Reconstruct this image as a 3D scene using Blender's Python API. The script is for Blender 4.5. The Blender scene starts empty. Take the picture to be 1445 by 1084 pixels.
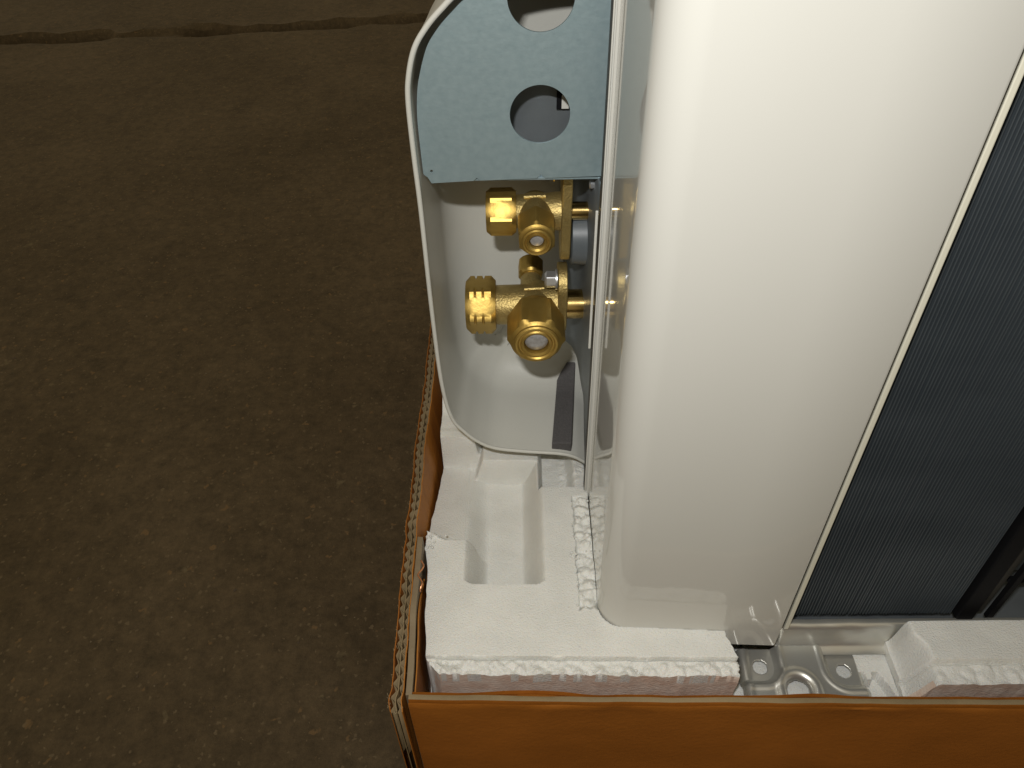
import bpy, bmesh, math, random
from mathutils import Vector, Matrix, noise
random.seed(7)
S = bpy.context.scene
COL = S.collection
PI = math.pi

# ------------------------------------------------------------------ camera
F_PX, CX, CY = 1082.0, 722.5, 542.0
N = Vector((25.0, 1135.0, F_PX)).normalized()            # image direction of straight down
D = Vector((0.0, -1032.0, F_PX)); D = (D - N * D.dot(N)).normalized()
X = N.cross(D)
if X.x < 0: X = -X
CAM = Vector((0, 0, 0.36))
cd = bpy.data.cameras.new('camera'); cam = bpy.data.objects.new('camera', cd); COL.objects.link(cam)
cd.sensor_width = 36.0; cd.lens = 36.0 * F_PX / 1445.0; cd.clip_start = 0.01; cd.clip_end = 60
ex = Vector((X[0], D[0], -N[0])); ey = Vector((X[1], D[1], -N[1])); ez = Vector((X[2], D[2], -N[2]))
cam.matrix_world = Matrix(((ex[0], -ey[0], -ez[0], CAM[0]), (ex[1], -ey[1], -ez[1], CAM[1]), (ex[2], -ey[2], -ez[2], CAM[2]), (0, 0, 0, 1)))
S.camera = cam
# ------------------------------------------------------------------ light: the camera's flash and the dim warm hall lighting
w = bpy.data.worlds.new('World'); S.world = w; w.use_nodes = True
bg = w.node_tree.nodes['Background']
bg.inputs[0].default_value = (1.0, 0.83, 0.54, 1); bg.inputs[1].default_value = 0.29
ld = bpy.data.lights.new('flash', 'AREA'); ld.shape = 'RECTANGLE'; ld.size = 0.022; ld.size_y = 0.010
ld.energy = 1.53; ld.color = (1.0, 0.985, 0.96)
fl = bpy.data.objects.new('flash', ld); COL.objects.link(fl)
fpos = CAM - 0.035 * ex - 0.055 * ey - 0.075 * ez
fl.location = fpos
fl.rotation_euler = (Vector((0.045, 0.24, 0.01)) - fpos).to_track_quat('-Z', 'Y').to_euler()
S.view_settings.view_transform = 'Standard'; S.view_settings.look = 'None'
S.view_settings.exposure = 0.0; S.view_settings.gamma = 1.0
S.render.engine = 'CYCLES'

# ------------------------------------------------------------------ materials
def mat(name, color, rough=0.5, metal=0.0, spec=0.5, noise_scale=None, noise_amt=0.0, bump=0.0, bump_scale=400.0,
        color2=None, coat=0.0, stretch=None, detail=4.0, bump2=None):
    m = bpy.data.materials.new(name); m.use_nodes = True
    nt = m.node_tree; b = nt.nodes['Principled BSDF']
    b.inputs['Base Color'].default_value = (*color, 1); b.inputs['Roughness'].default_value = rough
    b.inputs['Metallic'].default_value = metal; b.inputs['Specular IOR Level'].default_value = spec
    if coat: b.inputs['Coat Weight'].default_value = coat; b.inputs['Coat IOR'].default_value = 1.42; b.inputs['Coat Roughness'].default_value = 0.05
    tc = nt.nodes.new('ShaderNodeTexCoord'); src = tc.outputs['Object']
    if stretch:
        mp = nt.nodes.new('ShaderNodeMapping'); mp.inputs['Scale'].default_value = stretch
        nt.links.new(src, mp.inputs['Vector']); src = mp.outputs['Vector']
    if color2 is not None:
        n = nt.nodes.new('ShaderNodeTexNoise'); n.inputs['Scale'].default_value = noise_scale or 40; n.inputs['Detail'].default_value = detail
        nt.links.new(src, n.inputs['Vector'])
        r = nt.nodes.new('ShaderNodeValToRGB')
        r.color_ramp.elements[0].position = 0.5 - noise_amt; r.color_ramp.elements[1].position = 0.5 + noise_amt
        r.color_ramp.elements[0].color = (*color, 1); r.color_ramp.elements[1].color = (*color2, 1)
        nt.links.new(n.outputs['Fac'], r.inputs['Fac']); nt.links.new(r.outputs['Color'], b.inputs['Base Color'])
    if bump:
        n2 = nt.nodes.new('ShaderNodeTexNoise'); n2.inputs['Scale'].default_value = bump_scale; n2.inputs['Detail'].default_value = 5
        nt.links.new(src, n2.inputs['Vector'])
        bp = nt.nodes.new('ShaderNodeBump'); bp.inputs['Strength'].default_value = 1.0; bp.inputs['Distance'].default_value = bump
        nt.links.new(n2.outputs['Fac'], bp.inputs['Height']); nt.links.new(bp.outputs['Normal'], b.inputs['Normal'])
    return m

M = {}
M['white'] = mat('painted_white_metal', (0.60, 0.595, 0.55), 0.45, spec=0.4, coat=0.0, bump=0.00002, bump_scale=60)
M['cover'] = mat('off_white_plastic', (0.60, 0.60, 0.55), 0.38, spec=0.45, color2=(0.56, 0.56, 0.51), noise_scale=30, noise_amt=0.3, bump=0.00006, bump_scale=900)
M['side'] = mat('glossy_white_paint', (0.60, 0.598, 0.555), 0.55, spec=0.08, coat=1.0, bump=0.000012, bump_scale=160)
M['cream'] = mat('cream_painted_edge', (0.72, 0.70, 0.58), 0.45)
M['galv'] = mat('galvanised_steel', (0.34, 0.46, 0.50), 0.40, metal=0.6, color2=(0.45, 0.575, 0.61), noise_scale=300, noise_amt=0.38, bump=0.00008, bump_scale=500, detail=8)
M['steel'] = mat('bare_steel', (0.66, 0.67, 0.64), 0.36, metal=0.8, color2=(0.70, 0.68, 0.61), noise_scale=45, noise_amt=0.25, bump=0.00003, bump_scale=300)
M['steel_dk'] = mat('grey_steel_plate', (0.17, 0.19, 0.205), 0.45, metal=0.6, color2=(0.25, 0.275, 0.29), noise_scale=60, noise_amt=0.3)
M['bolt'] = mat('zinc_bolt', (0.62, 0.64, 0.67), 0.34, metal=0.85)
M['stem'] = mat('dull_steel_stem', (0.50, 0.50, 0.51), 0.45, metal=0.55, color2=(0.34, 0.33, 0.32), noise_scale=500, noise_amt=.2)
M['brass'] = mat('machined_brass', (0.54, 0.375, 0.105), 0.43, metal=0.84, color2=(0.42, 0.275, 0.065), noise_scale=70, noise_amt=0.22, bump=0.00012, bump_scale=420)
M['cast'] = mat('cast_brass', (0.56, 0.435, 0.18), 0.46, metal=0.85, color2=(0.38, 0.28, 0.10), noise_scale=150, noise_amt=0.3, bump=0.0004, bump_scale=900)
M['tube'] = mat('brass_tube', (0.78, 0.58, 0.22), 0.2, metal=1.0, color2=(0.45, 0.30, 0.12), noise_scale=50, noise_amt=0.3)
M['fin'] = mat('dark_coated_fins', (0.055, 0.068, 0.078), 0.45, metal=0.3, color2=(0.10, 0.118, 0.132), noise_scale=22, noise_amt=0.35, stretch=(0.6, 1, 1.6))
M['dark'] = mat('black_plastic', (0.005, 0.005, 0.006), 0.7, spec=.15)
M['dkgrey'] = mat('dark_grey_sheet', (0.055, 0.052, 0.045), 0.5, metal=0.3)
M['sponge'] = mat('grey_foam_strip', (0.085, 0.082, 0.082), 0.85, spec=0.2, color2=(0.11, 0.105, 0.105), noise_scale=900, noise_amt=0.2, bump=0.0003, bump_scale=1400)
M['rubber'] = mat('grey_rubber', (0.085, 0.10, 0.11), 0.42, color2=(0.12, 0.135, 0.145), noise_scale=60, noise_amt=.3)
M['copper'] = mat('copper_wire', (0.80, 0.38, 0.20), 0.25, metal=1.0)

def foam_mat(name, c1, c2, rough_amt):
    m = bpy.data.materials.new(name); m.use_nodes = True
    nt = m.node_tree; b = nt.nodes['Principled BSDF']
    b.inputs['Roughness'].default_value = 0.5; b.inputs['Specular IOR Level'].default_value = 0.4
    b.inputs['Subsurface Weight'].default_value = 0.3; b.inputs['Subsurface Scale'].default_value = 0.0025; b.inputs['Subsurface Radius'].default_value = (1.0, 0.8, 0.62)
    tc = nt.nodes.new('ShaderNodeTexCoord')
    v = nt.nodes.new('ShaderNodeTexVoronoi'); v.inputs['Scale'].default_value = 480; v.feature = 'DISTANCE_TO_EDGE'
    n = nt.nodes.new('ShaderNodeTexNoise'); n.inputs['Scale'].default_value = 60; n.inputs['Detail'].default_value = 6
    nt.links.new(tc.outputs['Object'], v.inputs['Vector']); nt.links.new(tc.outputs['Object'], n.inputs['Vector'])
    r = nt.nodes.new('ShaderNodeValToRGB'); r.color_ramp.elements[0].position = .35; r.color_ramp.elements[1].position = .7
    r.color_ramp.elements[0].color = (*c1, 1); r.color_ramp.elements[1].color = (*c2, 1)
    nt.links.new(n.outputs['Fac'], r.inputs['Fac']); nt.links.new(r.outputs['Color'], b.inputs['Base Color'])
    mr = nt.nodes.new('ShaderNodeMapRange'); mr.inputs['From Max'].default_value = 0.12
    nt.links.new(v.outputs['Distance'], mr.inputs['Value'])
    bp = nt.nodes.new('ShaderNodeBump'); bp.inputs['Distance'].default_value = rough_amt
    nt.links.new(mr.outputs['Result'], bp.inputs['Height'])
    n3 = nt.nodes.new('ShaderNodeTexNoise'); n3.inputs['Scale'].default_value = 1100; n3.inputs['Detail'].default_value = 3
    nt.links.new(tc.outputs['Object'], n3.inputs['Vector'])
    bp2 = nt.nodes.new('ShaderNodeBump'); bp2.inputs['Distance'].default_value = 0.00045
    nt.links.new(n3.outputs['Fac'], bp2.inputs['Height']); nt.links.new(bp.outputs['Normal'], bp2.inputs['Normal'])
    nt.links.new(bp2.outputs['Normal'], b.inputs['Normal'])
    return m
M['foam'] = foam_mat('white_polystyrene', (0.70, 0.70, 0.66), (0.76, 0.76, 0.72), 0.00006)

def card_mat(name, c1, c2):
    m = bpy.data.materials.new(name); m.use_nodes = True
    nt = m.node_tree; b = nt.nodes['Principled BSDF']
    b.inputs['Roughness'].default_value = 0.62; b.inputs['Specular IOR Level'].default_value = 0.3
    tc = nt.nodes.new('ShaderNodeTexCoord')
    n = nt.nodes.new('ShaderNodeTexNoise'); n.inputs['Scale'].default_value = 14; n.inputs['Detail'].default_value = 7; n.inputs['Roughness'].default_value = .6
    mp = nt.nodes.new('ShaderNodeMapping'); mp.inputs['Scale'].default_value = (1, 1, 1.8)
    nt.links.new(tc.outputs['Object'], mp.inputs['Vector']); nt.links.new(mp.outputs['Vector'], n.inputs['Vector'])
    r = nt.nodes.new('ShaderNodeValToRGB'); r.color_ramp.elements[0].position = .35; r.color_ramp.elements[1].position = .68
    r.color_ramp.elements[0].color = (*c1, 1); r.color_ramp.elements[1].color = (*c2, 1)
    nt.links.new(n.outputs['Fac'], r.inputs['Fac']); nt.links.new(r.outputs['Color'], b.inputs['Base Color'])
    n2 = nt.nodes.new('ShaderNodeTexNoise'); n2.inputs['Scale'].default_value = 350; n2.inputs['Detail'].default_value = 4
    nt.links.new(tc.outputs['Object'], n2.inputs['Vector'])
    bp = nt.nodes.new('ShaderNodeBump'); bp.inputs['Distance'].default_value = 0.00025
    nt.links.new(n2.outputs['Fac'], bp.inputs['Height']); nt.links.new(bp.outputs['Normal'], b.inputs['Normal'])
    return m
M['card'] = card_mat('brown_cardboard', (0.33, 0.122, 0.014), (0.41, 0.158, 0.022))
M['card_out'] = card_mat('outer_cardboard_shaded', (0.255, 0.085, 0.008), (0.32, 0.108, 0.012))  # darker copy of the brown cardboard, shade of the outer faces put into the colour
M['cardedge'] = card_mat('cardboard_cut_edge', (0.17, 0.125, 0.065), (0.28, 0.21, 0.115))
M['cardgrey'] = card_mat('grey_brown_liner', (0.17, 0.13, 0.08), (0.25, 0.195, 0.12))

def floor_mat():
    m = bpy.data.materials.new('stained_concrete'); m.use_nodes = True
    nt = m.node_tree; b = nt.nodes['Principled BSDF']
    b.inputs['Roughness'].default_value = 0.7; b.inputs['Specular IOR Level'].default_value = 0.3
    tc = nt.nodes.new('ShaderNodeTexCoord'); L = nt.links.new
    def nz(s, d, r=.55):
        n = nt.nodes.new('ShaderNodeTexNoise'); n.inputs['Scale'].default_value = s; n.inputs['Detail'].default_value = d; n.inputs['Roughness'].default_value = r
        L(tc.outputs['Object'], n.inputs['Vector']); return n.outputs['Fac']
    def ramp(f, a, ca, bpos, cb):
        r = nt.nodes.new('ShaderNodeValToRGB'); r.color_ramp.elements[0].position = a; r.color_ramp.elements[1].position = bpos
        r.color_ramp.elements[0].color = (*ca, 1); r.color_ramp.elements[1].color = (*cb, 1); L(f, r.inputs['Fac']); return r.outputs['Color']
    def mix(f, a, bb, mode='MIX'):
        x = nt.nodes.new('ShaderNodeMix'); x.data_type = 'RGBA'; x.blend_type = mode
        if isinstance(f, float): x.inputs[0].default_value = f
        else: L(f, x.inputs[0])
        L(a, x.inputs[6]); L(bb, x.inputs[7]); return x.outputs[2]
    base = ramp(nz(3.0, 8, .62), .3, (0.086, 0.062, 0.032), .7, (0.136, 0.102, 0.060))
    fine = ramp(nz(70, 8, .75), .3, (0.55, 0.55, 0.53), .72, (1.35, 1.33, 1.30))
    c = mix(1.0, base, fine, 'MULTIPLY')
    blot = ramp(nz(11, 4, .5), .26, (0.45, 0.43, 0.40), .40, (1, 1, 1))
    c = mix(.45, c, mix(1.0, c, blot, 'MULTIPLY'))
    # aggregate flecks
    for sc, th, colr in ((60, .12, (0.22, 0.14, 0.065)), (140, .17, (0.19, 0.145, 0.085)), (26, .07, (0.20, 0.16, 0.09))):
        v = nt.nodes.new('ShaderNodeTexVoronoi'); v.inputs['Scale'].default_value = sc; v.inputs['Randomness'].default_value = 1
        nd = nt.nodes.new('ShaderNodeTexNoise'); nd.inputs['Scale'].default_value = sc * 2; 
        L(tc.outputs['Object'], nd.inputs['Vector'])
        vm = nt.nodes.new('ShaderNodeVectorMath'); vm.operation = 'MULTIPLY_ADD'; vm.inputs[1].default_value = (.9 / sc,) * 3
        L(nd.outputs['Color'], vm.inputs[0]); L(tc.outputs['Object'], vm.inputs[2]); L(vm.outputs[0], v.inputs['Vector'])
        sep = nt.nodes.new('ShaderNodeSeparateColor'); L(v.outputs['Color'], sep.inputs[0])
        mm = nt.nodes.new('ShaderNodeMath'); mm.operation = 'MULTIPLY'; mm.inputs[1].default_value = th * 1.6; L(sep.outputs[0], mm.inputs[0])
        sub = nt.nodes.new('ShaderNodeMath'); sub.operation = 'SUBTRACT'; L(mm.outputs[0], sub.inputs[0]); L(v.outputs['Distance'], sub.inputs[1])
        mr = nt.nodes.new('ShaderNodeMapRange'); mr.inputs['From Min'].default_value = -.03; mr.inputs['From Max'].default_value = .06; mr.inputs['To Max'].default_value = .75
        L(sub.outputs[0], mr.inputs['Value'])
        rgb = nt.nodes.new('ShaderNodeRGB'); rgb.outputs[0].default_value = (*colr, 1)
        c = mix(mr.outputs['Result'], c, rgb.outputs[0])
    L(c, b.inputs['Base Color'])
    bp = nt.nodes.new('ShaderNodeBump'); bp.inputs['Distance'].default_value = 0.0025; L(nz(90, 10, .75), bp.inputs['Height']); L(bp.outputs['Normal'], b.inputs['Normal'])
    return m
M['floor'] = floor_mat()

# ------------------------------------------------------------------ helpers
def link_mesh(name, verts, faces, m, parent=None, smooth=False, angle=None):
    me = bpy.data.meshes.new(name); me.from_pydata([tuple(v) for v in verts], [], faces); me.update()
    return link_me(name, me, m, parent, smooth, angle)
def link_me(name, me, m, parent=None, smooth=False, angle=None):
    bm = bmesh.new(); bm.from_mesh(me); bmesh.ops.recalc_face_normals(bm, faces=bm.faces)
    if angle is not None:
        for e in bm.edges:
            if len(e.link_faces) == 2 and e.calc_face_angle(0) > angle: e.smooth = False
        smooth = True
    for fc in bm.faces: fc.smooth = smooth
    bm.to_mesh(me); bm.free()
    me.materials.append(m)
    o = bpy.data.objects.new(name, me); COL.objects.link(o)
    if parent: o.parent = parent
    return o
def thing(name, label, cat, loc=(0, 0, 0)):
    o = bpy.data.objects.new(name, None); COL.objects.link(o); o.location = loc; o.empty_display_size = .05
    o['label'] = label; o['category'] = cat
    return o
class G:                                        # collects geometry of ONE part
    def __init__(s): s.v = []; s.f = []
    def add(s, v, f):
        n = len(s.v); s.v += [tuple(p) for p in v]; s.f += [tuple(i + n for i in q) for q in f]; return s
    def box(s, a, b):
        x0, y0, z0 = a; x1, y1, z1 = b
        return s.add([(x0, y0, z0), (x1, y0, z0), (x1, y1, z0), (x0, y1, z0), (x0, y0, z1), (x1, y0, z1), (x1, y1, z1), (x0, y1, z1)],
                     [(0, 3, 2, 1), (4, 5, 6, 7), (0, 1, 5, 4), (1, 2, 6, 5), (2, 3, 7, 6), (3, 0, 4, 7)])
    def lathe(s, org, axis, prof, n=48, hexs=None, rot=0.0):
        """prof: (t along axis, r, hex apothem or None)"""
        ax = Vector(axis).normalized(); u = ax.orthogonal().normalized()
        ref = Vector((0, 0, 1)) if abs(ax.z) < .9 else Vector((0, 1, 0))
        u = (ref - ax * ref.dot(ax)).normalized(); w_ = ax.cross(u); org = Vector(org); v = []; f = []
        for t, r, ap in prof:
            for k in range(n):
                a = 2 * PI * k / n; rr = r
                if ap:
                    q = (a - rot) % (PI / 3); q = min(q, PI / 3 - q)          # 0 at a corner
                    rr = min(r, ap / math.cos(PI / 6 - q))
                v.append(org + ax * t + (u * math.cos(a) + w_ * math.sin(a)) * rr)
        m_ = len(prof)
        for i in range(m_ - 1):
            for k in range(n): f.append((i * n + k, i * n + (k + 1) % n, (i + 1) * n + (k + 1) % n, (i + 1) * n + k))
        f.append(tuple(range(n))[::-1]); f.append(tuple((m_ - 1) * n + k for k in range(n)))
        return s.add(v, f)
    def tube(s, pts, r, n=10):
        pts = [Vector(p) for p in pts]; v = []; f = []
        for i, p in enumerate(pts):
            t = (pts[min(i + 1, len(pts) - 1)] - pts[max(i - 1, 0)]).normalized()
            a = t.orthogonal().normalized() if i == 0 else (a - t * a.dot(t)).normalized()
            b = t.cross(a)
            for k in range(n): v.append(p + (a * math.cos(2 * PI * k / n) + b * math.sin(2 * PI * k / n)) * r)
        for i in range(len(pts) - 1):
            for k in range(n): f.append((i * n + k, i * n + (k + 1) % n, (i + 1) * n + (k + 1) % n, (i + 1) * n + k))
        f.append(tuple(range(n))[::-1]); f.append(tuple((len(pts) - 1) * n + k for k in range(n)))
        return s.add(v, f)
    def out(s, name, m, parent=None, smooth=False, angle=None): return link_mesh(name, s.v, s.f, m, parent, smooth, angle)

def bevel(o, wd=0.0004, seg=2, ang=0.6):
    b = o.modifiers.new('bevel', 'BEVEL'); b.width = wd; b.segments = seg; b.limit_method = 'ANGLE'; b.angle_limit = ang; return o

def catmull(P, k=8):
    out = []; n = len(P)
    for i in range(n - 1):
        p0 = P[max(i - 1, 0)]; p1 = P[i]; p2 = P[i + 1]; p3 = P[min(i + 2, n - 1)]
        for j in range(k):
            t = j / k
            out.append(tuple(.5 * ((2 * b) + (-a + c) * t + (2 * a - 5 * b + 4 * c - d) * t * t + (-a + 3 * b - 3 * c + d) * t ** 3) for a, b, c, d in zip(p0, p1, p2, p3)))
    out.append(tuple(P[-1])); return out

def flat_plate(name, loops, y0, thick, m, parent):
    """loops in (x, z), first the outline, then holes; plate standing in the xz plane at y0 .. y0+thick"""
    cu = bpy.data.curves.new(name, 'CURVE'); cu.dimensions = '2D'; cu.fill_mode = 'BOTH'; cu.extrude = thick / 2
    for lp in loops:
        sp = cu.splines.new('POLY'); sp.points.add(len(lp) - 1); sp.use_cyclic_u = True
        for p, (a, b) in zip(sp.points, lp): p.co = (a, b, 0, 1)
    tmp = bpy.data.objects.new('tmp', cu); COL.objects.link(tmp)
    dg = bpy.context.evaluated_depsgraph_get(); dg.update()
    me = bpy.data.meshes.new_from_object(tmp.evaluated_get(dg)); bpy.data.objects.remove(tmp)
    me.transform(Matrix(((1, 0, 0, 0), (0, 0, -1, y0 + thick / 2), (0, 1, 0, 0), (0, 0, 0, 1))))
    bm = bmesh.new(); bm.from_mesh(me); bmesh.ops.remove_doubles(bm, verts=bm.verts, dist=1e-6); bm.to_mesh(me); bm.free()
    me.materials.clear()
    return link_me(name, me, m, parent)

def ss(a, b, x):
    t = max(0.0, min(1.0, (x - a) / (b - a))) if a != b else (1.0 if x > a else 0.0)
    return t * t * (3 - 2 * t)
def nz(x, y, s, oct=3, seed=0.0): return noise.fractal(Vector((x * s + seed, y * s + seed * .37, seed)), 1.0, 2.0, oct)
def cells(x, y, s, seed=0.0):
    d = noise.voronoi(Vector((x * s, y * s, seed)))[0]; return d[0], d[1]

def height_block(name, x0, x1, y0, y1, step, fn, bottom, m, parent, skip=None, warp=None, shear=0.0):
    nx = int(round((x1 - x0) / step)); ny = int(round((y1 - y0) / step)); v = []; f = []
    for j in range(ny + 1):
        for i in range(nx + 1):
            x = x0 + (x1 - x0) * i / nx; y = y0 + (y1 - y0) * j / ny
            z = fn(x, y); wx, wy = warp(x, y, i in (0, nx), j in (0, ny)) if warp else (0, 0)
            v.append((x + wx, y + wy - shear * (x + .05), z))
    W = nx + 1
    for j in range(ny):
        for i in range(nx):
            if skip and skip(x0 + (x1 - x0) * (i + .5) / nx, y0 + (y1 - y0) * (j + .5) / ny): continue
            f.append((j * W + i, j * W + i + 1, (j + 1) * W + i + 1, (j + 1) * W + i))
    if bottom is not None:
        ring = [(i, 0) for i in range(nx)] + [(nx, j) for j in range(ny)] + [(i, ny) for i in range(nx, 0, -1)] + [(0, j) for j in range(ny, 0, -1)]
        K = 8
        base = len(v)
        top = [j * W + i for i, j in ring]; R = len(ring)
        for k in range(1, K + 1):
            for idx in top:
                p = v[idx]; v.append((p[0] + (.0006 * nz(p[1] * 1 + k, p[0], 120, 2, 5) if k < K else 0), p[1] + (.0006 * nz(p[0] + k, p[2], 160, 2, 9) if k < K else 0), p[2] + (bottom - p[2]) * k / K))
        rows = [top] + [[base + k * R + q for q in range(R)] for k in range(K)]
        for a, b in zip(rows, rows[1:]):
            for q in range(R): f.append((a[q], a[(q + 1) % R], b[(q + 1) % R], b[q]))
        f.append(tuple(rows[-1]))
    return link_mesh(name, v, f, m, parent, smooth=False, angle=0.9)

# ------------------------------------------------------------------ floor (with the ragged joint that crosses it)
FZ = -0.35
v = []; f = []
xs = [-6 + 12 * i / 400 for i in range(401)]
def joint(x): return 2.165 + 0.10 * (x + .3) + 0.018 * nz(x, 0, 3, 4, 2) + 0.010 * nz(x, 0, 14, 3, 8)
rows = [(-4, 0, 0), (-.085, 1, 0), (-.050, 1, 0), (-.024, 1, -.006), (-.010, 1, -.040), (.020, 1, -.044), (.032, 1, -.008), (.044, 1, 0.004), (.08, 1, 0), (9, 0, 0)]
for d, rel, dz in rows:
    for x in xs:
        y = joint(x) + d * (.85 + .7 * nz(x, 0, 7, 3, 4)) + .008 * nz(x, d * 9, 26, 3, 6) * rel if rel else d
        v.append((x, y, FZ + dz * max(.12, .75 + .9 * nz(x, 0, 3.5, 3, 3) + .5 * nz(x, d, 14, 2, 3))))
for j in range(len(rows) - 1):
    for i in range(400): f.append((j * 401 + i, j * 401 + i + 1, (j + 1) * 401 + i + 1, (j + 1) * 401 + i))
o = link_mesh('floor', v, f, M['floor'], smooth=False, angle=.5); o['kind'] = 'structure'
g = G()
M['grit'] = mat('pale_grit', (0.22, 0.18, 0.12), .8, color2=(0.10, 0.075, 0.05), noise_scale=60, noise_amt=.05)
for k in range(260):
    x = random.uniform(-1.0, -.12); y = random.uniform(.22, 1.5); r = random.choice((.0006, .0008, .001, .0013, .0018)) * random.uniform(.7, 1.2)
    vs = []; a0 = random.uniform(0, 6.28)
    for q in range(6):
        a = a0 + q * PI / 3; rr = r * random.uniform(.7, 1.35); vs.append((x + rr * math.cos(a), y + rr * math.sin(a), FZ - .0002))
    for q in range(6):
        a = a0 + q * PI / 3 + .2; rr = r * random.uniform(.35, .8); vs.append((x + rr * math.cos(a), y + rr * math.sin(a), FZ + r * random.uniform(.35, .7)))
    g.add(vs, [(q, (q + 1) % 6, 6 + (q + 1) % 6, 6 + q) for q in range(6)] + [tuple(range(6, 12))])
o = g.out('grit', M['grit']); o['kind'] = 'stuff'; o['label'] = 'fine pale grit scattered over the dark concrete floor'; o['category'] = 'grit'

# ------------------------------------------------------------------ cardboard box
BOX = thing('cardboard_box', 'open brown double wall cardboard box around the polystyrene and metal unit', 'box', (0.35, 0.40, FZ))
def P(o):                                        # keep world placement under a moved Empty
    o.matrix_parent_inverse = Matrix.Translation(-Vector(o.parent.location)); return o
YB = 0.162
def fy(x): return YB - 0.0165 * (x + .047) + .0006 * nz(x, 0, 22, 3, 1)
ZB = FZ + .002
# front wall: outer sheet, inner sheet, folded top edge with a lengthwise crease
NX = 240; v = []; f = []
prof = [(-.0030, ZB), (-.0030, -.10), (-.0030, -.05), (-.0031, -.02), (-.0031, -.006), (-.0031, -.0018), (-.0027, -.0006), (-.0019, -.0030), (-.0012, .0001), (0, .0003), (.0012, .0001), (.0020, -.0026), (.0027, -.0006), (.0030, -.008), (.0030, -.05), (.0030, ZB)]
for i in range(NX + 1):
    x = -.0552 + (.93) * (i / NX) ** 1.6
    wob = .0010 * nz(x, 0, 18, 3, 6) - .0012 * ss(.18, .02, abs(x - .08))
    for k, (dy, z) in enumerate(prof):
        wy = fy(x) + dy * (1 + .18 * nz(x, k, 35, 2, 3)) + (.0012 * nz(x, z, 12, 2, 4) if z < -.005 else 0)
        if k >= 11 and z > -.06: wy += .0018 * ss(.03, .0, abs(x - .005)) + .001 * ss(.02, 0, abs(x - .135))
        v.append((x, wy, z + (wob if z > -.02 else 0)))
K = len(prof)
for i in range(NX):
    for k in range(K - 1): f.append((i * K + k, i * K + k + 1, (i + 1) * K + k + 1, (i + 1) * K + k))
o = link_mesh('front_wall', v, f, M['card_out'], BOX, angle=.7); P(o)
me = o.data; me.materials.append(M['cardedge'])
for p in me.polygons:
    zz = p.center.z
    ks = set(vi % K for vi in p.vertices)
    if min(ks) >= 8 and max(ks) <= 10: p.material_index = 1
def slab_wall(name, x0, x1, ya, yb, z1, m, z0=ZB, n=60, amp=.0005, seed=0.0, top=None):
    """thin upright sheet running along y"""
    v = []; f = []
    for i in range(n + 1):
        y = ya + (yb - ya) * i / n
        zt = z1 + .0010 * nz(y, seed, 40, 3, seed)
        dx = amp * nz(y, seed, 25, 3, seed + 3)
        v += [(x0 + dx, y, z0), (x0 + dx, y, zt), (x1 + dx, y, zt), (x1 + dx, y, z0)]
    for i in range(n):
        a = i * 4; b = a + 4
        f += [(a, b, b + 1, a + 1), (a + 1, b + 1, b + 2, a + 2), (a + 2, b + 2, b + 3, a + 3), (a + 3, b + 3, b, a)]
    f += [(0, 1, 2, 3), (n * 4 + 3, n * 4 + 2, n * 4 + 1, n * 4)]
    return v, f
# outer left wall: three liners and two fluted mediums between them
YA, YE = .1545, .90
XO, XI = -.0659, -.0600
def xo(y): return .0022 * ss(.25, .155, y) + .0011 * nz(y, 0, 17, 4, 2) - .0010 * ss(.012, 0, abs(y - .262)) - .0012 * ss(.006, 0, abs(y - .160))          # bends inwards towards the front corner
LINERS = ((XO, 'outer_liner'), (-.0630, 'middle_liner'), (XI, 'inner_liner'))
for xl, nm in LINERS:
    v = []; f = []; n = 400; th = .00045
    for i in range(n + 1):
        y = YA + (YE - YA) * i / n
        dx = xo(y) + .0005 * nz(y, xl * 50, 90, 3, 4); zt = .0006 * nz(y, xl * 90, 120, 3, 7) + (.0006 if nm != 'middle_liner' else -.0008)
        q = .5 * ss(.25, .155, y) * (.0006 if xl == XI else 0)
        tl = .0062 * ss(.19, .24, y)
        v += [(xl + dx - q + tl, y, ZB), (xl + dx - q + tl, y, -.05), (xl + dx - q, y, zt), (xl + th + dx - q, y, zt), (xl + th + dx - q + tl, y, -.05), (xl + th + dx - q + tl, y, ZB)]
    for i in range(n):
        a = i * 6; b = a + 6
        f += [(a + q_, b + q_, b + q_ + 1, a + q_ + 1) for q_ in range(5)]
    f += [(0, 1, 2, 3, 4, 5), tuple(n * 6 + q_ for q_ in (5, 4, 3, 2, 1, 0))]
    P(link_mesh(nm, v, f, {'inner_liner': M['card'], 'outer_liner': M['card_out']}.get(nm, M['cardedge']), BOX, angle=.6))
for xa, xb, pitch, sd in ((XO + .00045, -.0630, .0066, 1), (-.0630 + .00045, XI, .0062, 2)):
    v = []; f = []; n = 1500
    mid = (xa + xb) / 2; am = (xb - xa) / 2 - .0002
    for i in range(n + 1):
        y = YA + (YE - YA) * i / n; ph = 2 * PI * y / pitch + 2.4 * nz(y, sd, 34, 3, sd)
        x = mid + am * (.82 + .5 * nz(y, sd, 60, 2, 4)) * math.sin(ph) + .00025 * nz(y, sd, 110, 2, 8) + xo(y) + .0001 * nz(y, 0, 300, 2, sd)
        zt = -.0006 + .0007 * nz(y, sd, 150, 2, sd)
        tl = .0062 * ss(.19, .24, y); v += [(x - .00014 + tl, y, -.05), (x - .00014, y, zt), (x + .00014, y, zt), (x + .00014 + tl, y, -.05)]
    for i in range(n):
        a = i * 4; b = a + 4
        f += [(a, b, b + 1, a + 1), (a + 1, b + 1, b + 2, a + 2), (a + 2, b + 2, b + 3, a + 3)]
    P(link_mesh('corrugated_medium', v, f, M['cardedge'], BOX, smooth=True))
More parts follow.
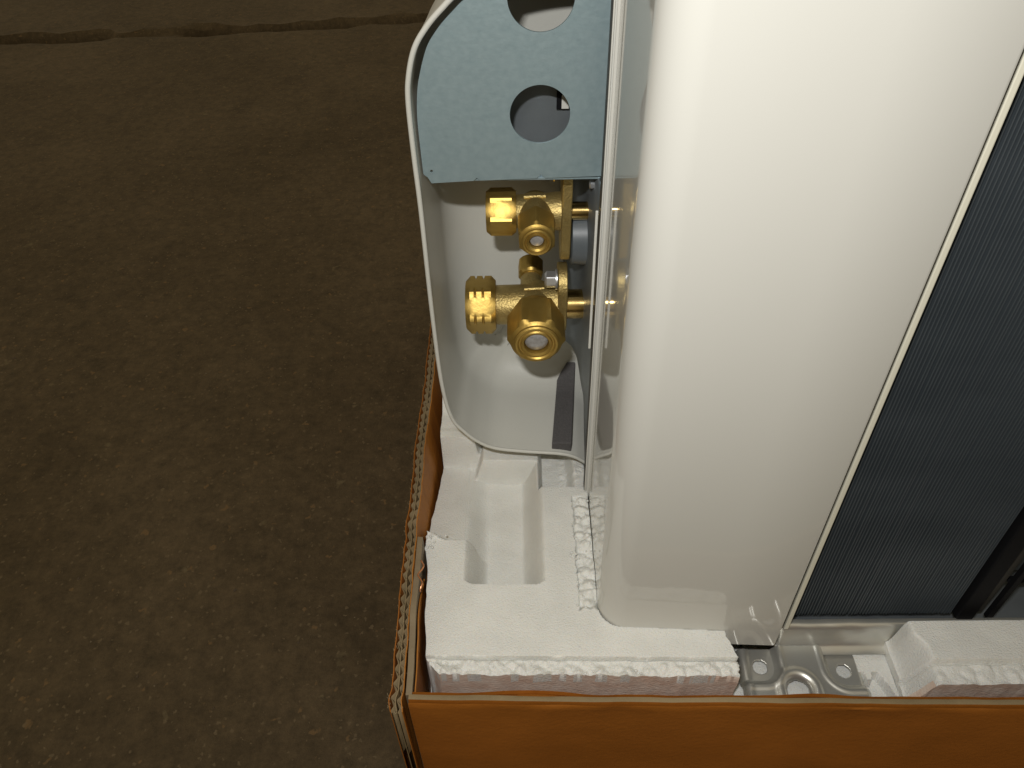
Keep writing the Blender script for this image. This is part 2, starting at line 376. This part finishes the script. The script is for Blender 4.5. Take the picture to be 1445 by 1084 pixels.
# torn paper fuzz along the outer cut edge
g = G()
for k in range(240):
    y = YA + (.45 - YA) * random.random(); xx = random.choice((XO, -.0630, XI, XO)) + xo(y)
    a = random.uniform(0, 6.28); l = random.uniform(.0008, .0028)
    p = [(xx, y, -.0005), (xx + l * .4 * math.cos(a), y + l * .5 * math.sin(a), random.uniform(0, .0008)), (xx + l * .5 * math.cos(a + .8), y + l * math.sin(a), random.uniform(-.0005, .001))]
    g.tube(p, random.uniform(.00007, .00016), 4)
P(g.out('torn_paper_fibres', M['cardedge'], BOX))['kind'] = 'stuff'
# inner layer: short glued flap with its own flat top edge
v, f = slab_wall('x', -.0590, -.0560, .163, .2535, -.0002, None, n=80, amp=.0004, seed=3.0)
v = [(p[0] + .0022 * ss(.22, .163, p[1]) + (.0012 * ss(.20, .24, p[1]) * 0), p[1], p[2]) for p in v]
o = link_mesh('glued_flap', v, f, M['cardgrey'], BOX, angle=.6); P(o)
v, f = slab_wall('x', -.0558, -.0552, .163, .235, -.004, None, n=80, amp=.0007, seed=5.0)
v = [(p[0] + .0022 * ss(.22, .163, p[1]) + .0006, p[1], p[2] - .01 * ss(.21, .235, p[1])) for p in v]
P(link_mesh('flap_lining', v, f, M['card'], BOX, angle=.6))
# back and right walls, bottom
g = G(); g.box((-.058, .895, ZB), (.875, .901, 0)); P(g.out('rear_wall', M['card'], BOX))
g = G(); g.box((.8755, .150, ZB), (.882, .901, 0)); P(g.out('right_wall', M['card'], BOX))
g = G(); g.box((-.0592, .168, ZB), (.8753, .8948, ZB + .006)); P(g.out('box_floor', M['card'], BOX))
# copper wire staple
wp = [(-.0571, .2372, .0004), (-.0556, .2343, .0012), (-.0553, .2330, .0014), (-.0560, .2315, .001), (-.0580, .2285, .0006), (-.0570, .2263, .001), (-.0554, .2235, .0013), (-.0552, .2222, .0013), (-.0560, .2200, .0004), (-.0562, .2188, -.001)]
wp = [(a + .0016, b, c + .0006) for a, b, c in wp]
g = G(); g.tube(catmull(wp, 5), .00045, 8); P(g.out('wire_staple', M['copper'], BOX, smooth=True))

# ------------------------------------------------------------------ polystyrene packing
FOAM = thing('polystyrene_tray', 'white moulded polystyrene packing with torn edges inside the cardboard box', 'packing foam', (0.35, 0.40, FZ))
SH = 0.014
def rough(x, y, a=.0012):
    d0, d1 = cells(x, y, 190, 3.0); d2, _ = cells(x, y, 420, 7.0)
    return a * (.9 - 1.6 * d0) + a * .3 * (.6 - 1.4 * d2) + a * .7 * nz(x, y, 60, 3, 5)
RC = .011
def fcorner(x, y):
    z = -.0100 + .00025 * nz(x, y, 45, 3, 1)
    y += SH * (x + .05) * 0
    # front: crease, torn lower ledge
    line = .1872 + .0003 * nz(x, 0, 90, 3, 2)
    if y < line + .0006:
        led = -.0112 + rough(x, y, .0024) * ss(line, line - .0025, y) - .0030 * ss(line - .0012, line - .0004, y)
        z = led + (z - led) * ss(line - .0002, line + .0006, y)
        if x < -.036: z += .0016 * ss(-.036, -.046, x) * ss(.178, .183, y)
    # left recess behind the raised rim
    r0 = .2595 + .0006 * nz(x, 0, 60, 3, 3)
    gl = -.0334; gr = .0134
    if y > r0 - .0008:
        if x < gl + .004:
            zz = -.0175 - .0145 * (y - .26) / .07 + .0003 * nz(x, y, 50, 2, 9)
            zz -= .0012 * ss(gl - .006, gl + .001, x)
            t = ss(r0 - .0008, r0 + .0004, y) * ss(gl + .004, gl - .0004, x)
            kn = ss(.0125, .006, math.hypot((x + .0515), (y - .2585) * 1.3))
            z = z + (zz - z) * t
            z = z + (-.0085 + rough(x, y, .0024) - z) * kn
    # groove
    if y > .2298 and gl - .001 < x < gr + .001 and y < .37:
        c = ss(.2298, .2308, y - .0025 * (ss(gl + .006, gl, x) + ss(gr - .006, gr, x)))
        ztop = z if not (y > r0 and x < gl + .004) else -.0255
        if x < -.020: fl = -.036 + (z + .036) * ss(-.0205, gl, x)
        elif x > 0: fl = -.036 + .026 * ss(.0, gr, x) ** .9
        else: fl = -.036
        if x < -.020 and y > r0: fl = -.036 + (.036 - .0187 - .0145 * (y - .26) / .07) * ss(-.0205, gl - .001, x)
        fl += .0003 * nz(x, y, 70, 2, 2)
        z = z + (fl - z) * c
    # strip right of the groove ends; low beaded area behind it
    e = .2975
    if x > gr - .004 and y > e:
        zz = -.029 + .0006 * nz(x, y, 80, 3, 4) + .010 * ss(.028, .034, x)
        if x > .024: zz += .0012 * abs(nz(x, y, 160, 3, 6))
        t = ss(e, e + .0012, y)
        if x < gr: t *= ss(gr - .004, gr + .001, x)
        z = z + (zz - z) * t
    # rear raised block
    bk = .3325 + .0004 * nz(x, 0, 50, 2, 5)
    if y > .3195:
        zb = -.0040 - .0006 * ss(.338, .342, y) + .012 * ss(.352, .372, y)
        edge = -.030 + .006 * ss(bk, bk + .02, y)
        t = ss(bk - .001, bk + .0008, y) * ss(edge + .004, edge - .001, x)
        z = z + (zb - z) * t
        if edge < x + .001 and x < .0135:
            t2 = ss(.3205, .3222, y) * ss(edge - .001, edge + .006, x) * ss(.0135, .008, x)
            z = z + (-.0140 - z) * t2
    # torn strip against the steel side
    lx = .0302 + .0009 * nz(0, y, 90, 3, 7) + .0006 * nz(0, y, 300, 2, 2)
    if x > lx and .2135 < y < .2905:
        tr = -.0112 + rough(x, y, .0027) - .0015 * ss(lx + .0012, lx, x)
        z = z + (tr - z) * ss(.2132, .2160, y)
    # cavity that holds the unit
    def inside():
        yy = .2050 - .04 * (x - .05); cxx, cyy = .0405 + RC, yy + RC
        if x > cxx: return y - yy
        if y > cyy: return x - .0405
        return RC - math.hypot(x - cxx, y - cyy)
    q = inside()
    if q > -.0008: z = z + (-.050 - z) * ss(-.0002, .0006, q)
    # ragged right end
    return z
def wcorner(x, y, ex_, ey_):
    wx = wy = 0
    if x < -.035:
        f_ = ss(-.035, -.05, x)
        wx = f_ * (-.0025 * ss(.19, .215, y) - .0030 * ss(.23, .258, y) + .0035 * ss(.262, .33, y) + .0005 * nz(0, y, 80, 3, 3))
        if y < .188: wx += f_ * .0022 * ss(.188, .180, y)
        if .250 < y < .266: wx += f_ * .0011 * nz(x, y, 300, 2, 2)
    if x > .098: wx += ss(.098, .1075, x) * (.0010 * nz(0, y, 160, 3, 4) + (.0022 * nz(0, y, 320, 2, 8) if y < .1885 else 0) - .0035 * ss(.186, .206, y))
    if y < .1795: wy += .0006 * nz(x, 0, 70, 3, 3)
    if y < .186 and x < -.042: wy += .0045 * ss(-.043, -.050, x) * ss(.186, .178, y)
    return wx, wy
P(height_block('corner_block', -.050, .1080, .1785, .3900, .0005, fcorner, -.075, M['foam'], FOAM, warp=wcorner, shear=SH))
M['foam_tan'] = mat('pinkish_tan_polystyrene', (0.66, 0.50, 0.40), .6, spec=.3, color2=(0.76, 0.66, 0.57), noise_scale=90, noise_amt=.16, bump=.0004, bump_scale=500, stretch=(1, 1, 1.6))  # pinkish tan tone for the low front faces of the foam blocks
def tan_front(o):
    o.data.materials.append(M['foam_tan'])
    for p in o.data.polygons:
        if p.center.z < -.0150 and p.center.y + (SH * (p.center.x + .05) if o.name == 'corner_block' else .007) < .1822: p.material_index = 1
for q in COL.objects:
    if q.name == 'corner_block': tan_front(q)
# loose beads and crumbs lying on the torn edges
g = G()
for k in range(80):
    q = random.random()
    if q < .45: x, y, z = random.uniform(-.045, .105), random.uniform(.1790, .1845), -.0114
    elif q < .75: x, y, z = random.uniform(.0265, .0400), random.uniform(.214, .289), -.0096
    elif q < .9: x, y, z = random.uniform(-.055, -.044), random.uniform(.252, .262), -.0085
    else: x, y, z = random.uniform(-.04, .10), random.uniform(.19, .226), -.0099
    rr = random.uniform(.0003, .0008) * (.6 if q > .9 else 1)
    g.lathe((x, y - SH * (x + .05), z - rr * .3), (random.uniform(-.3, .3), random.uniform(-.3, .3), 1), [(0, rr * .5, None), (rr * .4, rr, None), (rr * 1.0, rr * .95, None), (rr * 1.5, rr * .5, None)], 7)
o = P(g.out('foam_crumbs', M['foam'], FOAM, smooth=True)); o['kind'] = 'stuff'
# right-hand raised block
def fright(x, y):
    z = -.0100 + .0003 * nz(x, y, 45, 3, 11)
    z += (-.0125 - z) * ss(.2095, .2065, x) * .0
    line = .1830
    if y < line + .0006:
        led = -.0125 + rough(x, y, .0013) - .0015 * ss(line - .0014, line - .0002, y)
        z = led + (z - led) * ss(line - .0002, line + .0006, y)
    z = z - .022 * ss(.2075, .1965, x)
    return z
P(height_block('side_block', .1965, .3200, .1720, .2050, .0007, fright, -.075, M['foam'], FOAM, shear=0,
               warp=lambda x, y, a, b: (.0004 * nz(x, y, 90, 2, 2) - .0045 * ss(.1965, .2075, x) * ss(.19, .2, y) , 0)))
tan_front(COL.objects['side_block'])
g = G(); g.box((.3203, .1722, -.075), (.868, .2048, -.0102)); P(bevel(g.out('long_block', M['foam'], FOAM), .002))
def flow(x, y):
    z = -.0445 + .0004 * nz(x, y, 60, 3, 12)
    e = .1895 - .0045 * ss(.1815, .1823, x) + .0050 * ss(.1850, .1862, x) - .016 * ss(.1885, .1965, x) + .0006 * nz(x, y, 160, 2, 3)
    z += .0070 * ss(e, e + .0010, y) * ss(.1775, .1785, x)
    return z
P(height_block('low_block', .1085, .1962, .1690, .2028, .0006, flow, -.075, M['foam'], FOAM))
g = G(); g.box((-.052, .392, -.075), (.0395, .868, -.030)); g.box((.0402, .868, -.075), (.868, .89, -.012)); P(bevel(g.out('rear_block', M['foam'], FOAM), .002))
g = G(); g.box((-.0572, .170, ZB + .0065), (.868, .889, -.0752)); P(g.out('foam_base', M['foam'], FOAM))

# ------------------------------------------------------------------ the air conditioner outdoor unit
AC = thing('air_conditioner', 'off white outdoor air conditioner unit with open valve cover and brass valves, standing in foam', 'air conditioner', (0.40, 0.36, -.045))
TOP = 0.50
R0 = 0.013
def lean(o, k):                                  # the casing leans a degree to the left
    for q in o.data.vertices: q.co.x -= (k + .055 * max(0, q.co.x - .05)) * (q.co.z + .02)
    return o
# steel casing: rounded corner between the rear strip and the glossy side
def casing_profile():
    p = [(.0414, .2912)]
    for i in range(1, 13): t = i / 12; p.append((.0414 - .0004 * t, .2912 - (.2912 - .2 - R0) * t))
    cx, cy = .0410 + R0, .2 + R0
    for i in range(1, 25):
        a = PI + (PI / 2) * i / 24; p.append((cx + R0 * math.cos(a), cy + R0 * math.sin(a)))
    p += [(.075, .2), (.10, .2), (.1325, .2), (.1331, .2003), (.1333, .2010), (.1333, .2045)]
    return p
pr = casing_profile(); zs = [-.0243, -.0241, .05, .12, .2, .3, TOP]
v = [(x, y, z) for z in zs for x, y in pr]; n = len(pr)
v = [(x, y + .0040 * max(0, (.1333 - x)) / .09 * ss(.26, .22, y), z) for x, y, z in v]
f = [(j * n + i, j * n + i + 1, (j + 1) * n + i + 1, (j + 1) * n + i) for j in range(len(zs) - 1) for i in range(n - 1)]
o = link_mesh('rear_corner_panel', v, f, M['side'], AC, smooth=True, angle=.8)
sm = o.modifiers.new('solid', 'SOLIDIFY'); sm.thickness = .0008; sm.offset = -1
P(lean(o, .0115))
# hems of the side panel: a flat flange, a groove and a second thin flange
g = G(); g.box((.0396, .2914, -.030), (.0412, .2924, TOP)); g.box((.0382, .2919, -.024), (.0389, .2929, TOP)); g.box((.0386, .2930, -.024), (.0400, .2936, TOP)); P(bevel(lean(g.out('side_hem', M['white'], AC), .0115), .0004))
g = G(); g.box((.0380, .2936, -.010), (.0386, .2990, TOP)); P(lean(g.out('hem_groove', M['dkgrey'], AC), .0115))
g = G(); g.box((.0359, .2926, .105), (.0371, .2936, .184)); P(bevel(lean(g.out('inner_hem', M['white'], AC), .0115), .0003))
# cream frame strip next to the coil
g = G(); g.box((.1387, .2052, -.0185), (.1411, .2075, TOP)); P(bevel(lean(g.out('frame_strip', M['cream'], AC), .0135), .0005))
g = G(); g.box((.1340, .2078, -.0190), (.1410, .2090, TOP)); P(lean(g.out('rear_flange', M['dkgrey'], AC), .0135))
# coil: fins, tubes, core
g = G(); x = .1414
while x < .2310:
    j = random.uniform(-.00012, .00012); b_ = random.uniform(0, .0005)
    g.add([(x + j, .2140 + b_, -.0195), (x + .00048 + j, .2140 + b_, -.0195), (x + .00048 + j, .226, -.0195), (x + j, .226, -.0195),
           (x + j, .2140 + b_, TOP - .01), (x + .00048 + j, .2140 + b_, TOP - .01), (x + .00048 + j, .226, TOP - .01), (x + j, .226, TOP - .01)],
          [(0, 1, 5, 4), (1, 2, 6, 5), (3, 0, 4, 7), (4, 5, 6, 7), (0, 3, 2, 1)])
    x += .00156
P(lean(g.out('coil_fins', M['fin'], AC), .0135))['kind'] = 'stuff'
g = G()
for k in range(24): g.lathe((.1388, .2215, -.008 + k * .021), (1, 0, 0), [(0, .0036, None), (.0925, .0036, None)], 12)
P(g.out('coil_tubes', M['dkgrey'], AC, smooth=False, angle=.6))
g = G(); g.box((.1388, .2262, -.0195), (.2318, .2290, TOP - .01)); P(g.out('coil_core', M['dark'], AC))
# black guard post, grey stay and the fan compartment beyond
g = G(); g.box((.2326, .2110, -.021), (.2418, .2280, TOP - .01)); P(bevel(lean(g.out('guard_post', M['dark'], AC), .0135), .001))
g = G(); g.box((.2432, .2160, -.021), (.2492, .2176, TOP - .01)); P(bevel(g.out('frame_stay', M['dkgrey'], AC), .0004))
g = G(); g.box((.2496, .2420, -.021), (.790, .2440, TOP - .01)); P(g.out('fan_compartment_wall', M['fin'], AC))
g = G()
for k in range(8): g.box((.2496 + .066 * k, .2120, -.021), (.2526 + .066 * k, .2150, TOP - .01))
g.tube([(.262, .226, -.006), (.268, .222, .004), (.277, .226, .0)], .0022, 8)
P(g.out('guard_wires', M['dark'], AC))
# rest of the casing
g = G(); g.box((.0425, .2935, -.020), (.0435, .52, TOP)); P(lean(g.out('side_panel', M['steel_dk'], AC), .0115))
g = G(); g.box((.0456, .5200, -.020), (.800, .5212, TOP)); P(g.out('front_panel', M['white'], AC))
g = G(); g.box((.800, .2000, -.020), (.8012, .5212, TOP)); P(g.out('end_panel', M['white'], AC))
g = G(); g.box((.0400, .1990, TOP + .0002), (.803, .5230, TOP + .012)); P(bevel(g.out('top_panel', M['white'], AC), .003))
# base pan with its folded lip
v = []; f = []; n = 150
lip = [(.2120, -.0200), (.2095, -.0192), (.2078, -.0200), (.2068, -.0225), (.2058, -.0285), (.2050, -.0335), (.2035, -.0352), (.1995, -.0356)]
for i in range(n + 1):
    x = .1385 + (.66) * (i / n) ** 2
    for k, (y, z) in enumerate(lip):
        end = ss(.1405, .1385, x)
        v.append((x - (.0012 * k / 7), y + end * .004 * (k / 7), z + .0003 * nz(x, k, 60, 2, 3) + (.0007 * math.sin(x * 420) if k in (3, 4) else 0)))
K = len(lip)
for i in range(n):
    for k in range(K - 1): f.append((i * K + k, i * K + k + 1, (i + 1) * K + k + 1, (i + 1) * K + k))
P(link_mesh('base_pan', v, f, M['steel'], AC, smooth=True))
g = G(); g.box((.0450, .2125, -.040), (.798, .5180, -.0365)); P(g.out('pan_floor', M['steel_dk'], AC))
# stamped mounting foot: raised web, two sunken pads with holes, open slot
HL, HR = (.1272, .1938), (.1712, .1912); SX = .1440
def dslot(x, y): return math.hypot(x - SX, max(0.0, y - .1800)) - .0068
def ffoot(x, y):
    z = -.0352
    for hx, hy in (HL, HR):
        dx = (hx - x) if hx > .15 else (x - hx)
        d = math.hypot(max(dx, 0), max(hy - y, 0) * .95)
        z -= .0034 * ss(.0112, .0075, d)
        z += .0006 * math.exp(-((d - .0118) / .0012) ** 2)
    ds = dslot(x, y)
    z += .0013 * math.exp(-((ds - .0028) / .0018) ** 2)
    z -= .0030 * ss(.0012, -.0006, ds)
    xo_ = abs(x - .1487); yb = y
    z -= .004 * ss(.0300, .0325, xo_)
    z -= .0035 * ss(.1720, .1690, y)
    z += .0010 * math.exp(-((x - .1170 - .1 * (y - .17)) / .0018) ** 2)
    return z
def skipfoot(x, y):
    if math.hypot(x - HL[0], y - HL[1]) < .0040 or math.hypot(x - HR[0], y - HR[1]) < .0038: return True
    if dslot(x, y) < 0: return True
    if abs(x - .1487) > .0262 and y < .176 and math.hypot(abs(x - .1487) - .0262, y - .176) > .0068: return True
    return False
o = height_block('mounting_foot', .1158, .1818, .1665, .2040, .0004, ffoot, None, M['steel'], AC, skip=skipfoot)
for p in o.data.polygons: p.use_smooth = True
sm = o.modifiers.new('solid', 'SOLIDIFY'); sm.thickness = .0012; sm.offset = -1
sd = o.modifiers.new('smooth', 'SMOOTH'); sd.factor = .5; sd.iterations = 3
o.modifiers.move(1, 0); P(o)

# ---- valve cover: an open bowl whose rim faces the camera
RIM = [(.0432, -.0105), (.0385, -.0062), (.0330, -.0022), (.0240, .0008), (.0020, .0033), (-.0154, .0065), (-.0255, .0125), (-.0335, .0215), (-.0402, .0340), (-.0437, .0615), (-.0447, .1124), (-.0446, .1712),
       (-.0450, .2000), (-.0449, .2235), (-.0436, .2345), (-.0402, .2455), (-.0348, .2535), (-.0285, .2600), (-.0205, .2665), (-.0060, .2725), (.0130, .2760), (.0432, .2770)]
rim = catmull([(a, b) for a, b in RIM], 6)
nr = []
for i, p in enumerate(rim):
    a = rim[max(i - 1, 0)]; b = rim[min(i + 1, len(rim) - 1)]; t = Vector((b[0] - a[0], b[1] - a[1])).normalized(); nr.append(Vector((t.y, -t.x)))
mid = Vector((0, .13))
nr = [q if q.dot(mid - Vector(p)) > 0 else -q for p, q in zip(rim, nr)]
YR, YBK, RF = .3150, .3850, .026
prof = [(YR, 0), (YR + .001, 0), (.325, .0008), (.335, .0016), (.345, .0024), (YBK - RF, .0032)] + [(YBK - RF + RF * math.sin(a), .0032 + RF * (1 - math.cos(a))) for a in [PI / 2 * k / 10 for k in range(1, 11)]]
v = []; f = []; n = len(rim)
for y, d in prof:
    for p, q in zip(rim, nr):
        x = min(p[0] + q.x * d, .0432); z = p[1] + q.y * d
        if p[0] > .043: x = .0432
        v.append((x, y, z))
for j in range(len(prof) - 1):
    for i in range(n - 1): f.append((j * n + i, j * n + i + 1, (j + 1) * n + i + 1, (j + 1) * n + i))
last = (len(prof) - 1) * n; v.append((.0200, YBK, .135))
f += [(last + i, last + (i + 1) % n, len(v) - 1) for i in range(n)]
o = link_mesh('valve_cover', v, f, M['cover'], AC, smooth=True, angle=.9)
# make the wall thicken outwards
sm = o.modifiers.new('solid', 'SOLIDIFY'); sm.thickness = .0017; sm.offset = 1; sm.use_even_offset = False
P(o)
cover = o
g = G(); g.tube([(p[0] - q.x * .0009, YR - .0002, p[1] - q.y * .0009) for p, q in zip(rim[2:], nr[2:])], .00118, 10)
o = g.out('rim_bead', M['cover'], cover, smooth=True)
o.matrix_parent_inverse = Matrix.Identity(4)
# small white tab low inside the cover, near the steel
# grey foam strip stuck along the bowl floor
v = []; f = []; rows_ = 14
def bowl(y):
    if y < YBK - RF: return .0022 + .03 * (y - .315)
    a = math.asin(min(1, (y - (YBK - RF)) / RF)); return .0022 + .0013 + RF * (1 - math.cos(a))
for i in range(rows_ + 1):
    t = i / rows_; y = .3172 + (.3802 - .3172) * t
    xa = .0190 + .0062 * t + (.0058 * ss(.88, 1.0, t)); xb = .0312 + .0056 * t
    zf = bowl(y) ; th = .0046 * (1 - .35 * t)
    v += [(xa, y, zf - .003), (xa, y, zf + th), (xb, y, zf + th), (xb, y, zf - .003)]
for i in range(rows_):
    a = i * 4; b = a + 4; f += [(a, b, b + 1, a + 1), (a + 1, b + 1, b + 2, a + 2), (a + 2, b + 2, b + 3, a + 3)]
f += [(0, 1, 2, 3), (rows_ * 4 + 3, rows_ * 4 + 2, rows_ * 4 + 1, rows_ * 4)]
P(bevel(link_mesh('grey_foam_strip', v, f, M['sponge'], AC), .0006))

# ---- galvanised plate with the wiring holes
left = []
for p, q in zip(rim, nr):
    if p[1] > .185 and p[0] < .036:
        d = .0020 + .0022 * ss(.21, .245, p[1]) - .0005
        left.append((p[0] + q.x * d, p[1] + q.y * d))
outl = [(.0402, .1857), (.0125, .1850), (.0105, .1868), (.0085, .1849), (-.0175, .1842), (-.0190, .1856), (-.0205, .1841), (-.0400, .1832), (-.0415, .1862)] + [q for q in left if q[1] > .187] + [(.0388, left[-1][1])]
def circ(cx, cz, r, n=64): return [(cx + r * math.cos(-2 * PI * k / n), cz + r * math.sin(-2 * PI * k / n)) for k in range(n)]
pl = flat_plate('wiring_plate', [outl, circ(.0098, .2152, .01305), circ(.0098, .2628, .0133), circ(-.0395, .1893, .0007, 12)], .3205, .0010, M['galv'], AC); P(bevel(pl, .00025, 1))
g = G(); g.box((-.0385, .3217, .1836), (.0380, .3290, .1846)); P(g.out('plate_return_flange', M['galv'], AC))
g = G(); g.box((-.024, .3400, .192), (.041, .3415, .2330)); P(g.out('terminal_shield', M['steel_dk'], AC))
tb = G(); tb.box((.0178, .3375, .2100), (.0240, .3390, .2205)); o = tb.out('cable_tab', M['dark'], AC); P(o)
tb = G(); tb.box((.0200, .3362, .2108), (.0232, .3372, .2170)); o = tb.out('tag', M['white'], AC); P(o)
# ---- steel valve bracket
bp_ = [(.0400, .2960), (.0392, .3060), (.0380, .3200), (.0368, .3320), (.0362, .3450), (.0352, .3560), (.0325, .3640), (.0290, .3680), (.0255, .3695)]
bp_ = catmull(bp_, 4); zz = [.002, .03, .055, .085, .12, .15, .184]
v = []; n = len(bp_)
for z in zz:
    for k, (x, y) in enumerate(bp_):
        t = k / (n - 1); v.append((x, y, max(z, .002 + .040 * ss(.08, .30, t) + .006 * t)))
f = [(j * n + i, j * n + i + 1, (j + 1) * n + i + 1, (j + 1) * n + i) for j in range(len(zz) - 1) for i in range(n - 1)]
o = link_mesh('valve_bracket', v, f, M['steel_dk'], AC, smooth=True); sm = o.modifiers.new('solid', 'SOLIDIFY'); sm.thickness = .001; P(o)
g = G(); g.lathe((.0262, .352, .134), (1, 0, 0), [(0, .004, None), (.0005, .013, None), (.0018, .0155, None), (.0100, .0160, None)], 40); P(g.out('grommet', M['rubber'], AC, angle=.5))
# screws on the bracket
def screw(x, y, z, r, name='screw', m='bolt'):
    g = G(); g.lathe((x, y, z), (-1, 0, 0), [(0, r * 1.35, None), (.0006, r * 1.35, None), (.0008, r, r * .9), (.0028, r, r * .9), (.0034, r * .7, None)], 36)
    P(g.out(name, M[m], AC, angle=.5))
screw(.0372, .330, .1765, .0024)
screw(.0180, .345, .1738, .0028, 'screw', 'tube')

# ---- brass valves
def valve(zc, small):
    y = .345
    if small:
        nut_x0, nut_x1, nap = -.0165, -.0012, .0107
        body_r, tube_r = .0088, .0046
        cx, cap_tip, cap_ap, cap_r = .0088, .3152, .0088, .0072
        bore = .0038
    else:
        nut_x0, nut_x1, nap = -.0300, -.0133, .0143
        body_r, tube_r = .0115, .0084
        cx, cap_tip, cap_ap, cap_r = .0088, .3095, .0138, .0121
        bore = .0068
    g = G()
    L = .0215 - nut_x1
    g.lathe((nut_x1 - .001, y, zc), (1, 0, 0), [(0, body_r * .90, None), (.0018, body_r * .97, None), (L * .45, body_r * .99, None), (L * .7, body_r * 1.02, None), (L * .9, body_r * 1.10, None), (L + .001, body_r * 1.12, None)], 40)
    g.lathe((cx, y + body_r * .9, zc), (0, -1, 0), [(0, body_r * .6, None), (.002, body_r * .98, None), (body_r * 1.5, body_r * 1.05, None), (body_r * 2.2, body_r * 1.0, None)], 40)
    g.box((nut_x1 + L * .28, y - body_r - .0010, zc - .001), (nut_x1 + L * .42, y - body_r + .003, zc + .0045)) if False else None
    # cast ridge and foundry mark
    g.tube([(cx - .006, y - .001, zc + body_r * .98), (cx + .005, y - .001, zc + body_r * 1.02)], .0009, 6)
    mk = (nut_x1 + .0045, y - body_r * .50, zc + body_r * .72)
    g.tube([(mk[0] - .0011, mk[1], mk[2]), (mk[0] - .0011, mk[1] - .0012, mk[2] - .0016), (mk[0] + .0011, mk[1] - .0012, mk[2] - .0016), (mk[0] + .0011, mk[1], mk[2]), (mk[0] - .0011, mk[1], mk[2])], .00035, 5)
    body = g.out('service_valve', M['cast'], AC, angle=.7); P(body)
    def sub(o): o.matrix_parent_inverse = Matrix.Identity(4); return o
    body_inv = None
    # flange plate
    fg = []
    zt, zb = (zc + .030, zc - .0275) if small else (zc + .0262, zc - .016)
    w0 = .0105 if small else .0115
    for k in range(33):
        a = PI * k / 32; fg.append((y + w0 * math.cos(a), zt - w0 + w0 * math.sin(a)))
    for k in range(33):
        a = PI + PI * k / 32; fg.append((y + w0 * math.cos(a), zb + w0 + w0 * math.sin(a)))
    xa, xb = (.0216, .0266) if small else (.0210, .0262)
    vv = [(xa, a, b) for a, b in fg] + [(xb, a, b) for a, b in fg]; q = len(fg)
    gg = G(); gg.add(vv, [tuple(range(q)), tuple(range(2 * q - 1, q - 1, -1))] + [(i, (i + 1) % q, q + (i + 1) % q, q + i) for i in range(q)])
    sub(bevel(gg.out('flange', M['cast'], body, angle=.6), .0005))
    gg = G(); gg.lathe((xb - .001, y, zc), (1, 0, 0), [(0, tube_r, None), (.020, tube_r, None)], 40); sub(gg.out('pipe_stub', M['tube'], body, angle=.6))
    # flare nut
    wd = nut_x1 - nut_x0; ac = nap / math.cos(PI / 6); ch = nap * 1.02
    pf = [(0, nap * .70, None), (0.0001, ch * .93, nap), (wd * .16, ac * 1.0, nap)]
    if not small:
        for c in (.34, .60):
            pf += [(wd * (c - .045), ac, nap), (wd * (c - .01), ac - .0016, nap), (wd * (c + .01), ac - .0016, nap), (wd * (c + .045), ac, nap)]
    pf += [(wd * .86, ac, nap), (wd, ch * .95, nap), (wd + .0001, nap * .8, None)]
    gg = G(); gg.lathe((nut_x0, y, zc), (1, 0, 0), pf, 96, rot=(PI / 6 - .10 if small else PI / 6 - .08)); sub(gg.out('flare_nut', M['brass'], body, angle=.45))
    # valve cap pointing out of the cover
    acp = cap_ap / math.cos(PI / 6); tip = y - cap_tip; s0 = .010 if small else .0105
    pf = [(s0 - .004, cap_ap * .72, None), (s0 - .0030, cap_ap * .88, None), (s0 + .0010, cap_ap * .99, None), (s0 + .0014, acp * .985, cap_ap), (s0 + .005, acp, cap_ap), (tip - .0046, acp, cap_ap),
          (tip - .0030, cap_ap * 1.0, cap_ap), (tip - .0024, cap_r * 1.07, None), (tip - .0018, cap_r * 1.01, None), (tip - .0006, cap_r, None), (tip, cap_r * .93, None), (tip - .0002, cap_r * .84, None), (tip - .0010, cap_r * .78, None),
          (tip - .0011, cap_r * .72, None), (tip - .0004, cap_r * .67, None), (tip - .0010, bore, None), (tip - .0045, bore * .97, None)]
    gg = G(); gg.lathe((cx, y, zc), (0, -1, 0), pf, 96, rot=(0.04 if small else .50)); sub(gg.out('valve_cap', M['brass'], body, angle=.42))
    gg = G(); gg.lathe((cx, y, zc), (0, -1, 0), [(tip - .0060, bore * .92, None), (tip - .0036, bore * .92, None), (tip - .0029, bore * .84, None), (tip - .0026, bore * .5, None), (tip - .0025, bore * .1, None)], 36)
    sub(gg.out('valve_stem', M['stem'], body, angle=.8))
    if not small:
        pa = (0, 1, .30); po = (.0066, y + .004, zc + .0045)
        gg = G(); gg.lathe(po, pa, [(0, .0062, None), (.0105, .0058, None), (.0112, .0052, None), (.0125, .0052, None)], 32); sub(gg.out('service_port', M['cast'], body, angle=.6))
        gg = G(); gg.lathe(po, pa, [(.0118, .0055, None), (.0120, .0062, .0068), (.0134, .0074, .0068), (.0215, .0078, .0068), (.0230, .0066, .0068), (.0232, .0048, None)], 96, rot=.10)
        sub(gg.out('port_cap', M['brass'], body, angle=.42))
        gg = G(); gg.lathe((.0205, y - .006, zc + .0215), (-1, 0, 0), [(0, .0056, None), (.0010, .0056, None), (.0011, .0046, .0042), (.0058, .0048, .0042), (.0068, .0032, None)], 60, rot=.3)
        sub(gg.out('flange_bolt', M['bolt'], body, angle=.45))
    return body
v1 = valve(.1531, True)
v2 = valve(.0932, False)
v1['label'] = 'smaller upper brass valve with a plain hexagonal nut'
v2['label'] = 'larger lower brass valve with a notched hexagonal nut'
# clear the wall of the cover bowl from the world: nothing here is hidden or screen-space
